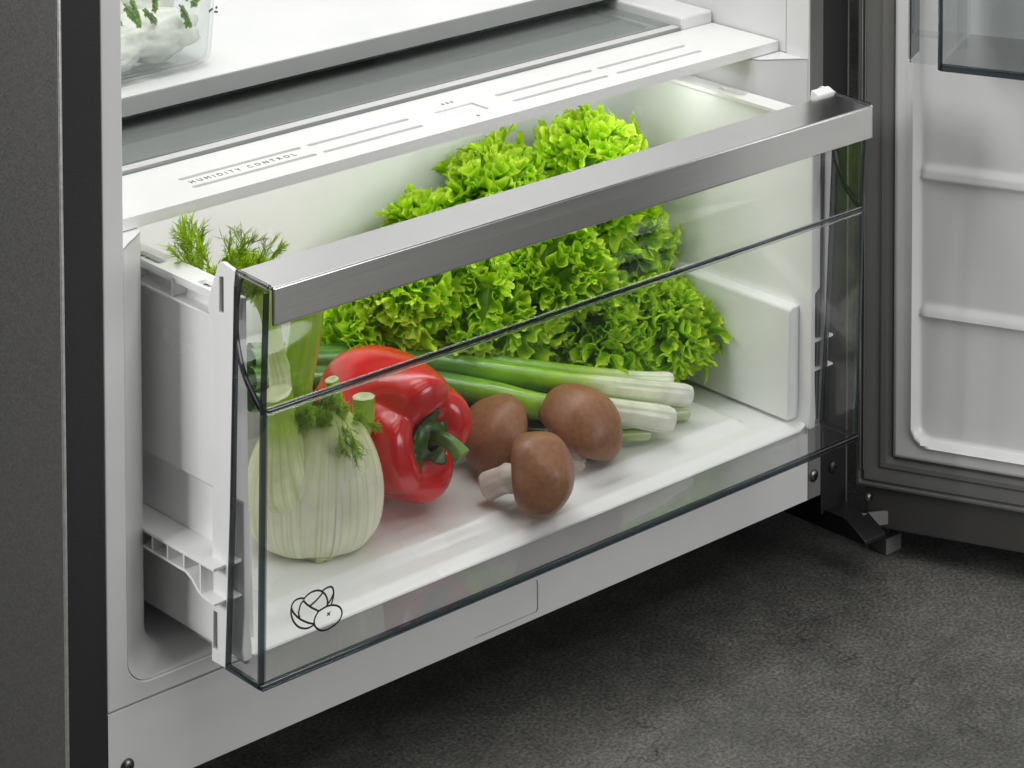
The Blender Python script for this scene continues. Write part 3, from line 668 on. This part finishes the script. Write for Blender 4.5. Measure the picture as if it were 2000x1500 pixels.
onion('spring_onion', [(0.4521, 0.004, 0.0463), (0.4033, 0.018, 0.0520), (0.3591, 0.034, 0.0585), (0.3151, 0.058, 0.0680), (0.2897, 0.075, 0.0744)], .0040, .0060, 'thin dark spring onion whose small white tip peeks out under the wide white end', M_onion_dk)
onion('spring_onion', [(0.4454, 0.012, 0.0659), (0.411, 0.026, 0.0725), (0.356, 0.060, 0.0850), (0.3248, 0.088, 0.0930), (0.2094, 0.124, 0.1118)], .0046, .0066, 'thin spring onion at the back of the bundle with small white end on top', flat=1.2)
onion('spring_onion', [(0.4103, -0.004, 0.0470), (0.3744, 0.01, 0.0510), (0.3481, 0.022, 0.0540), (0.3047, 0.046, 0.0650), (0.2813, 0.065, 0.0740)], .0034, .0056, 'thin green spring onion leaf lowest in the bundle behind the mushrooms', M_onion_dk)
onion('spring_onion', [(0.3568, 0.036, 0.0646), (0.3324, 0.05, 0.0702), (0.314, 0.066, 0.0751), (0.2589, 0.085, 0.0860), (0.1928, 0.102, 0.0960)], .0055, .0068, 'dark green onion leaf in the middle of the bundle behind the pepper', M_onion_dk)

# ------------------------------------------------------------------ mushrooms
def mushroom(c, axis, R0, H, label, stem_r=.0085, stem_l=.020, squash=(1, 1), bend=(0, 0, 0), seed=0):
    o_ = empty('mushroom', c, label, 'mushroom', 'brown mushrooms on the drawer floor'); settle()
    ax = Vector(axis).normalized(); tx = ax.cross(Vector((.3, -.5, 1))).normalized(); ty = ax.cross(tx)
    prof = [(0, 1.0), (.12, .995), (.28, .965), (.46, .90), (.64, .79), (.80, .62), (.91, .43), (.98, .20), (1.0, .0), (.975, -.16), (.91, -.27), (.80, -.31), (.66, -.28), (.55, -.22), (.40, -.16), (.2, -.14), (0, -.14)]
    pr = spline(prof, 60); seg = 56; V, UV, F = [], [], []
    for i, (q, h) in enumerate(pr):
        for j in range(seg):
            a = 2*math.pi*j/seg; k = 1+.09*noise.noise(Vector((math.cos(a)*1.2*q+seed*5, math.sin(a)*1.2*q, h*1.3)))
            V.append(Vector(c)+(tx*math.cos(a)*squash[0]+ty*math.sin(a)*squash[1])*max(q, .0)*R0*k+ax*h*H*k); UV.append((j/seg, i/59))
    for i in range(59):
        for j in range(seg): k = (j+1) % seg; F.append((i*seg+j, i*seg+k, (i+1)*seg+k, (i+1)*seg+j))
    keep(from_np('cap', V, F, M_cap, None, UV), o_)
    b = Vector(bend)
    p0 = Vector(c)-ax*H*.05; p1 = Vector(c)-ax*(H*.05+stem_l*.55)+b*.3; p2 = Vector(c)-ax*(H*.05+stem_l)+b
    n = 26; t = np.linspace(0, 1, n); rr = stem_r*(1+.16*np.exp(-((t-.45)/.07)**2)+.18*t**2); rr[-1] *= .55; rr[-2] *= .88
    keep(tube('stem', spline([p0, p1, p2], n), rr, M_mstem, None, 26, lambda th, tt: 1+.04*np.sin(th*9)+.03*np.sin(th*4+tt*3), True, 0, 60), o_)
    return o_
def cam2w(a, b, c): return rgt*a+Vector((0, 0, 1))*b+Vector((-fwd.x, -fwd.y, 0)).normalized()*c
mushroom((.3000, -.0235, .0612), cam2w(.92, .20, .26), .0240, .0225, 'front brown mushroom standing upright on its rim with its pale stem pointing left', .0070, .0300, (1.0, 1.0), (0, 0, -.0055), 1)
mushroom(tuple(Vector((.3643, .0037, .0655))-cam2w(.54, .83, -.05)*.0045), cam2w(.54, .83, -.05), .0255, .0245, 'right brown mushroom with its ridged white stem showing beneath the cap', .0098, .0380, (1.02, 1.0), cam2w(.015, .004, .004), 2)
mushroom((.3184, .0290, .0625), cam2w(-.72, .60, .24), .0230, .0195, 'rear left brown mushroom leaning against the red pepper', .0070, .0260, (1.15, 1.0), (0, 0, 0), 3)

# ------------------------------------------------------------------ red pepper
pp = empty('red_pepper', (.256, .045, .043), 'glossy red bell pepper lying on its side with curved green stem', 'pepper'); settle()
ctr = Vector((.2455, .032, .0868)); ax = cam2w(.74, -.04, .66).normalized()      # towards the stem
tx = (Vector((0, 0, 1))-ax*ax.z).normalized(); ty = ax.cross(tx)
prof = spline([(.24, .0), (.245, .10), (.265, .20), (.33, .38), (.385, .56), (.385, .74), (.33, .90), (.14, .99), (-.10, 1.02), (-.34, .98), (-.54, .84), (-.68, .60), (-.73, .36), (-.70, .15), (-.69, 0)], 110)
seg = 180; V, UV, F = [], [], []; Rp = .0390; Lp = .072
lobe_a = [.80, 2.55, 4.05, 5.60]
for i, (h, q) in enumerate(prof):
    for j in range(seg):
        a = 2*math.pi*j/seg; ds = [abs((a-l+math.pi) % (2*math.pi)-math.pi) for l in lobe_a]; dmin = min(ds[0], ds[2], ds[3], ds[1]+.9)
        g = 1-max(w_*math.exp(-(d_/.27)**1.5) for d_, w_ in zip(ds, (.95, .30, .85, .80))); sh_ = math.exp(-((h-.30)/.22)**2); tipf = math.exp(-((h+.58)/.2)**2)
        k = 1-(.020+.17*sh_+.12*tipf)*(1-g)
        k *= 1+.05*math.sin(a*2+.6)+.03*math.sin(a+1.0)
        hh = h+(.05*sh_*g*math.sin(min(dmin, 1.1)/1.1*math.pi/2))*(q > .22)*ss(.2, .5, q)-.05*sh_*(1-g)*(q > .3)
        V.append(ctr+(tx*math.cos(a)*1.0+ty*math.sin(a)*.98)*q*Rp*k+ax*hh*Lp); UV.append((a/6.283, i/109))
for i in range(109):
    for j in range(seg): k = (j+1) % seg; F.append((i*seg+j, i*seg+k, (i+1)*seg+k, (i+1)*seg+j))
keep(from_np('flesh', V, F, M_pepper, None, UV), pp)
# calyx and stem
sb = ctr+ax*.235*Lp
V, UV, F = [], [], []; seg = 60; nr = 14
for i in range(nr):
    t = i/(nr-1)
    for j in range(seg):
        a = 2*math.pi*j/seg; star = 1+.36*math.cos(5*a+.4)*t**2+.1*math.cos(3*a)*t
        q = .0050+.0100*t*star; h = .0085*(1-t)**1.5+.0062*(q/.015)**2+.0014
        V.append(sb+(tx*math.cos(a)+ty*math.sin(a))*q+ax*h); UV.append((.5, .5-.4*t))
for i in range(nr-1):
    for j in range(seg): k = (j+1) % seg; F.append((i*seg+j, i*seg+k, (i+1)*seg+k, (i+1)*seg+j))
ca = keep(from_np('calyx', V, F, M_pstem, None, UV), pp); sm = ca.modifiers.new('thick', 'SOLIDIFY'); sm.thickness = .0010; sm.offset = -1
P = spline([sb+ax*.004, sb+ax*.013+Vector((0, 0, .0035)), sb+ax*.021+Vector((0, 0, .0028))+rgt*.002, sb+ax*.0275+Vector((0, 0, -.0030))+rgt*.004], 26)
t = np.linspace(0, 1, 26); rr = .0052-.0012*ss(0, .4, t)+.0011*ss(.7, 1, t)
keep(tube('stalk', P, rr, M_pstem, None, 26, lambda th, tt: 1+.07*np.cos(th*5), True, .6, 60), pp)

# ------------------------------------------------------------------ fennel
fn = empty('fennel', (.16, .005, .043), 'white fennel bulb with cut green stalks and feathery fronds at the left end', 'fennel'); settle()
fc = Vector((.1769, .0232, .0410)); fax = Vector((-.06, .05, 1)).normalized()
vx = rgt; vy = Vector((fwd.x, fwd.y, 0)).normalized()      # broad side faces the drawer front
def bulb_shell(name, a0, a1, grow, top, lean, mat, seg=70, n=70, ridge=True, zoff=0):
    pr = spline([(.30, .0), (.55, .010), (.82, .05), (1.0, .17), (1.06, .34), (1.04, .52), (.93, .70), (.74, .86), (.45, 1.0)], n)
    V, UV, F = [], [], []; full = a1-a0 > 359
    for i, (q, h) in enumerate(pr):
        for j in range(seg):
            f_ = j/seg if full else j/(seg-1); a = R(a0+(a1-a0)*f_)
            edge = 1 if full else 1-.02*(abs(2*f_-1)**5)
            rad = q*edge*(1+grow)
            wob = 1+.012*math.sin(a*9+h*5)+.02*math.sin(a*3+1.3)
            hh = h*top*(1-.12*(0 if full else abs(2*f_-1)**2.4)*ss(.5, 1, h))
            p = fc+Vector((0, 0, hh+zoff))+(vx*math.cos(a)*.0350+vy*math.sin(a)*.0265)*rad*wob+(vx*lean[0]+vy*lean[1])*(h**2)
            V.append(p); UV.append((f_*(a1-a0)/360*1.0, h*.86))
    for i in range(n-1):
        for j in range(seg if full else seg-1):
            k = (j+1) % seg; F.append((i*seg+j, i*seg+k, (i+1)*seg+k, (i+1)*seg+j))
    if full: F.append(tuple(range(seg-1, -1, -1)))
    o = from_np(name, V, F, mat, None, UV)
    if not full: m_ = o.modifiers.new('thick', 'SOLIDIFY'); m_.thickness = .0022; m_.offset = -1
    return keep(o, fn)
bulb_shell('bulb_core', 0, 360, -.05, .078, (0, 0), M_bulb)
bulb_shell('bulb_sheath', 185, 352, -.02, .082, (.006, 0), M_bulb)
bulb_shell('bulb_sheath', 140, 262, .012, .074, (-.003, 0), M_bulb)
bulb_shell('bulb_sheath', 292, 395, .010, .078, (.004, 0), M_bulb)
def stalk(pts, r0, r1, name='stalk', flat=.8, mat=None, cut=True, n=40, ease=1):
    t = np.linspace(0, 1, n); rr = (r0+(r1-r0)*ss(0, ease, t))*(.55+.45*ss(0, .22, t)*1.0 if ease < 1 else 1)
    P = spline(pts, n)
    V, F, UV = tube_arr(P, np.stack([rr, rr*flat], 1), 28, lambda th, tt: 1+.035*np.cos(th*7)+.02*np.cos(th*12))
    o = keep(from_np(name, V, F, mat or M_stalk, None, UV), fn)
    if cut:
        T = P[-1]-P[-2]; T /= np.linalg.norm(T); ring = V[-28:]; c = ring.mean(0)
        cap = [c+(p-c)*k+T*h for k, h in ((1, 0), (.86, .0008), (.5, .0003), (.15, -.0004)) for p in ring]
        FF = [(i*28+j, i*28+(j+1) % 28, (i+1)*28+(j+1) % 28, (i+1)*28+j) for i in range(3) for j in range(28)]+[tuple(84+j for j in range(28))]
        e = keep(from_np('stalk_end', cap, FF, M_cutend, None, [(.5, .5)]*len(cap)), fn)
    return P
stalk([(.1850, .014, .064), (.1899, .014, .0771), (.1974, .014, .0929), (.2053, .015, .1060), (.2065, .015, .1202)], .0165, .0068, ease=.75)           # right, cut short
stalk([(.1800, .030, .070), (.1782, .030, .0785), (.1706, .030, .1039), (.1701, .030, .1301), (.1752, .030, .1518), (.1786, .030, .174), (.1745, .032, .1900), (.1680, .036, .196)], .0190, .0098, flat=.85, cut=False, ease=.40, mat=M_tall)   # tall one
stalk([(.1600, .019, .068), (.1534, .017, .0904), (.1492, .014, .115), (.1454, .012, .1309), (.143, .011, .1409)], .0180, .0090, ease=.65)            # left, cut
stalk([(.1690, .030, .080), (.1641, .030, .0971), (.1609, .030, .1354), (.1558, .030, .1569), (.1515, .030, .1806), (.1357, .028, .2030), (.1207, .026, .2125)], .0130, .0055, cut=False, ease=.5)
stalk([(.1850, .022, .095), (.1865, .022, .1048), (.191, .022, .1209), (.1896, .022, .1323)], .0070, .0042)              # small one in the middle
stalk([(.1357, .027, .1930), (.1250, .027, .2020), (.1130, .027, .2075), (.1040, .027, .2105)], .0052, .0045)
# fine leaves
def fronds(name, roots, mat, rad=.00028, n_br=9, n_nd=7, nl=.006, spread=.8):
    """feathery leaf: axis -> branchlets -> needles, every needle a thin three-sided hair"""
    V, F, UV = [], [], []
    def hair(a, b, r_):
        d = (b-a); L_ = d.length
        if L_ < 1e-6: return
        d /= L_; s = d.cross(Vector((.3, .5, .8))).normalized(); q = d.cross(s); k = len(V); m_ = a.lerp(b, .55)+s*L_*.06
        for P_, rr in ((a, r_), (m_, r_*.85)):
            for j in range(3):
                an = j*2.094; V.append(P_+(s*math.cos(an)+q*math.sin(an))*rr); UV.append((.5, random.random()))
        V.append(b); UV.append((.5, 1))
        for j in range(3):
            l = (j+1) % 3; F.append((k+j, k+l, k+3+l, k+3+j)); F.append((k+3+j, k+3+l, k+6))
    for base, tip in roots:
        base, tip = Vector(base), Vector(tip); ax_ = tip-base; L0 = ax_.length; prev = base
        bend = Vector((random.uniform(-1, 1), random.uniform(-1, 1), random.uniform(-.5, .5)))*L0*.15
        for i in range(1, 7):
            t = i/6; p = base+ax_*t+bend*math.sin(t*3.14); hair(prev, p, rad*1.8*(1-.5*t)); prev = p
        for b in range(n_br):
            t = .25+.75*b/n_br; p = base+ax_*t+bend*math.sin(t*3.14)
            d = (ax_.normalized()+Vector((random.uniform(-1, 1), random.uniform(-1, 1), random.uniform(-1, 1)))*spread).normalized()
            bl = L0*(.55-.3*t)*random.uniform(.7, 1.2); e = p+d*bl; hair(p, e, rad*1.2)
            for q_ in range(n_nd):
                tt = .2+.8*q_/n_nd; pn = p.lerp(e, tt)
                dn = (d+Vector((random.uniform(-1, 1), random.uniform(-1, 1), random.uniform(-1, 1)))*.75).normalized()
                hair(pn, pn+dn*nl*random.uniform(.6, 1.2), rad)
    return keep(from_np(name, V, F, mat, None, UV), fn)
rt = []
b0 = Vector((.1080, .020, .203))
for tip in ((.0775, .012, .2330), (.0830, .016, .2390), (.0900, .018, .2400), (.0975, .022, .2390), (.1030, .022, .2340)): rt.append((b0+Vector((-.003, 0, .002)), tip))
fronds('frond_plume', rt, M_frond, .00030, 13, 8, .0070, .32)
rt = []
for i in range(34):
    a = random.uniform(0, 6.28); base = Vector((.100+random.random()*.036, .014+random.random()*.014, .190+random.random()*.012))
    rt.append((base, base+Vector((math.cos(a)*.012, math.sin(a)*.008, random.uniform(.004, .018)))))
fronds('frond_tuft', rt, M_frond, .00028, 16, 14, .0060, .8)
rt = [((.1200, .018, .205), (.1215, .012, .2335)), ((.124, .018, .205), (.1310, .012, .2280)), ((.128, .016, .203), (.1400, .010, .2240)), ((.132, .016, .203), (.1440, .012, .2190)), ((.1185, .018, .205), (.1130, .012, .2310))]
fronds('frond_sprays', rt, M_frond_mid, .00024, 11, 8, .0055, .6)
rt = []
for i in range(26):
    x = .155+.034*random.random(); base = Vector((x, .006+random.random()*.010, .122+random.random()*.010-(x-.155)*.25))
    rt.append((base, base+Vector((random.uniform(-.010, .012), random.uniform(-.008, .002), random.uniform(-.006, .010)))))
fronds('frond_crown', rt, M_frond_mid, .00020, 15, 13, .0042, .8)
rt = [((.1765, -.002, .1240), (.1830, -.006, .100)), ((.1800, .000, .122), (.1850, -.004, .1060)), ((.1730, -.002, .122), (.1770, -.006, .1050)), ((.196, .004, .113), (.205, .002, .108))]
fronds('frond_hanging', rt, M_frond_mid, .00018, 14, 9, .0045, .5)
keep(blob('root_scar', (.1730, .010, .0425), (.009, .007, .0016), M_cutend, None, 4, .5, 4, 3), fn)

# ------------------------------------------------------------------ open door (hangs on the cabinet: a part of it)
dq = bpy.data.objects.new('door', None); col.objects.link(dq); dq.location = (.603, -.0012, 0); dq.rotation_euler.z = R(-65); dq.parent = fr
dq.empty_display_size = .02
# relief of the inner liner, local x along the door, -y towards the room
nx, nz = 150, 420; X = np.linspace(.0245, .56, nx)**1.0; X = .0245+(.56-.0245)*np.linspace(0, 1, nx)**2.2; Zs = np.linspace(-.0191, .60, nz)
XX, ZZ = np.meshgrid(X, Zs)
e1 = np.minimum(XX-.0245, ZZ+.0191)
Yh = -.006*np.sqrt(np.clip(e1/.003, 0, 1))                       # raised outer border
dx = XX-.0390; dz = ZZ+.0060; rr = .012
ins = np.where((dx < rr) & (dz < rr), rr-np.hypot(np.clip(rr-dx, 0, None), np.clip(rr-dz, 0, None)), np.minimum(dx, dz))
Yh = Yh-.0022*np.exp(-((ins+.001)/.0016)**2)+.0062*ss(-.001, .0035, ins)
for zt, zb in ((.1750, .1645), (.0838, .0755)):                    # two cross ridges
    Yh = Yh-.0026*ss(zt+.002, zt-.005, ZZ)*ss(zb-.0010, zb+.0022, ZZ)*ss(.0015, .006, ins)-.0010*np.exp(-((ZZ-zb-.0015)/.0012)**2)*ss(.0015, .006, ins)
v = np.stack([XX, Yh, ZZ], -1).reshape(-1, 3)
F = [(j*nx+i, j*nx+i+1, (j+1)*nx+i+1, (j+1)*nx+i) for j in range(nz-1) for i in range(nx-1)]
M_doorliner = plastic('white_door_liner', (.80, .80, .795), .24)
from_np('inner_liner', v, F, M_doorliner, dq, None, 60)
# gasket: profile swept down the hinge side and along the bottom
gp_ = [(.0245, -.0005), (.0235, -.0030), (.0205, -.0042), (.0170, -.0040), (.0150, -.0022), (.0120, -.0030), (.0060, -.0030), (.0038, -.0012), (.0022, -.0024), (.0004, -.0020), (.0002, .003)]
V = []
for q, y in gp_: V += [(q, y, .62), (q, y, -.0413+q*.905), (.58, y, -.0413+q*.905)]
F = []
for i in range(len(gp_)-1):
    a = 3*i; F += [(a, a+1, a+4, a+3), (a+1, a+2, a+5, a+4)]
from_np('gasket', V, F, M_gasket, dq, None, 25)
for q, w in ((.0052, .0007), (.0075, .0006)): box('gasket_line', q-.0022, q-.0022+w, -.0036, -.0026, -.030, .62, M_edge_steel, dq, .0002)
box('door_body', .0004, .585, .0032, .060, -.0412, .62, M_doorlow, dq, .002)
box('lower_end', .0062, .585, .0006, .058, -.0690, -.0414, M_doorlow, dq, .0015)
# adjustable foot under the hinge
foot = [box('foot_block', .6176, .6328, -.0143, .0006, -.0899, -.0790, M_gasket, fr, .0008)]
tube('foot_stem', [(.6255, -.006, -.0795), (.6255, -.006, -.066)], [.005, .005], M_black, fr, 20)

# ------------------------------------------------------------------ door bin
bn = empty('door_bin', (.603, -.0012, .2600), 'clear plastic storage bin hooked on the inside of the open door', 'bin', rotz=R(-65)); settle()
def dbox(name, x0, x1, y0, y1, z0, z1, mat, bev=.0006, seg=2):
    o = box(name, x0, x1, y0, y1, z0-.26, z1-.26, mat, None, bev, seg); o.parent = bn; return o
dbox('front_wall', .0745, .50, -.0800, -.0778, .2640, .36, M_bin, 0)
dbox('front_bottom_edge', .0735, .50, -.0815, -.0775, .2600, .2642, M_edge, .0008)
dbox('front_corner_edge', .0725, .0752, -.0815, -.0780, .2604, .36, M_edge, .0008)
dbox('bin_floor', .0752, .50, -.0775, -.0100, .2632, .2650, M_binfl, .0003)
dbox('side_wall', .0728, .0750, -.0775, -.0100, .2642, .36, M_bin, 0)
dbox('rear_wall', .0752, .50, -.0122, -.0100, .2650, .36, M_bin, 0)
dbox('inner_step', .0752, .0815, -.0450, -.0430, .2650, .2990, M_bin, .0004)
dbox('end_cap', .0552, .0724, -.0805, -.0790, .2632, .36, M_bin, .0006)
dbox('end_cap_side', .0545, .0560, -.0810, -.0600, .2632, .36, M_pane_side, .0006, 3)
dbox('end_cap_edge', .0540, .0546, -.0800, -.0600, .2650, .36, M_edge, .0002)
dbox('end_cap_rib', .0570, .0722, -.0788, -.0700, .2790, .2812, M_bin, .0006)
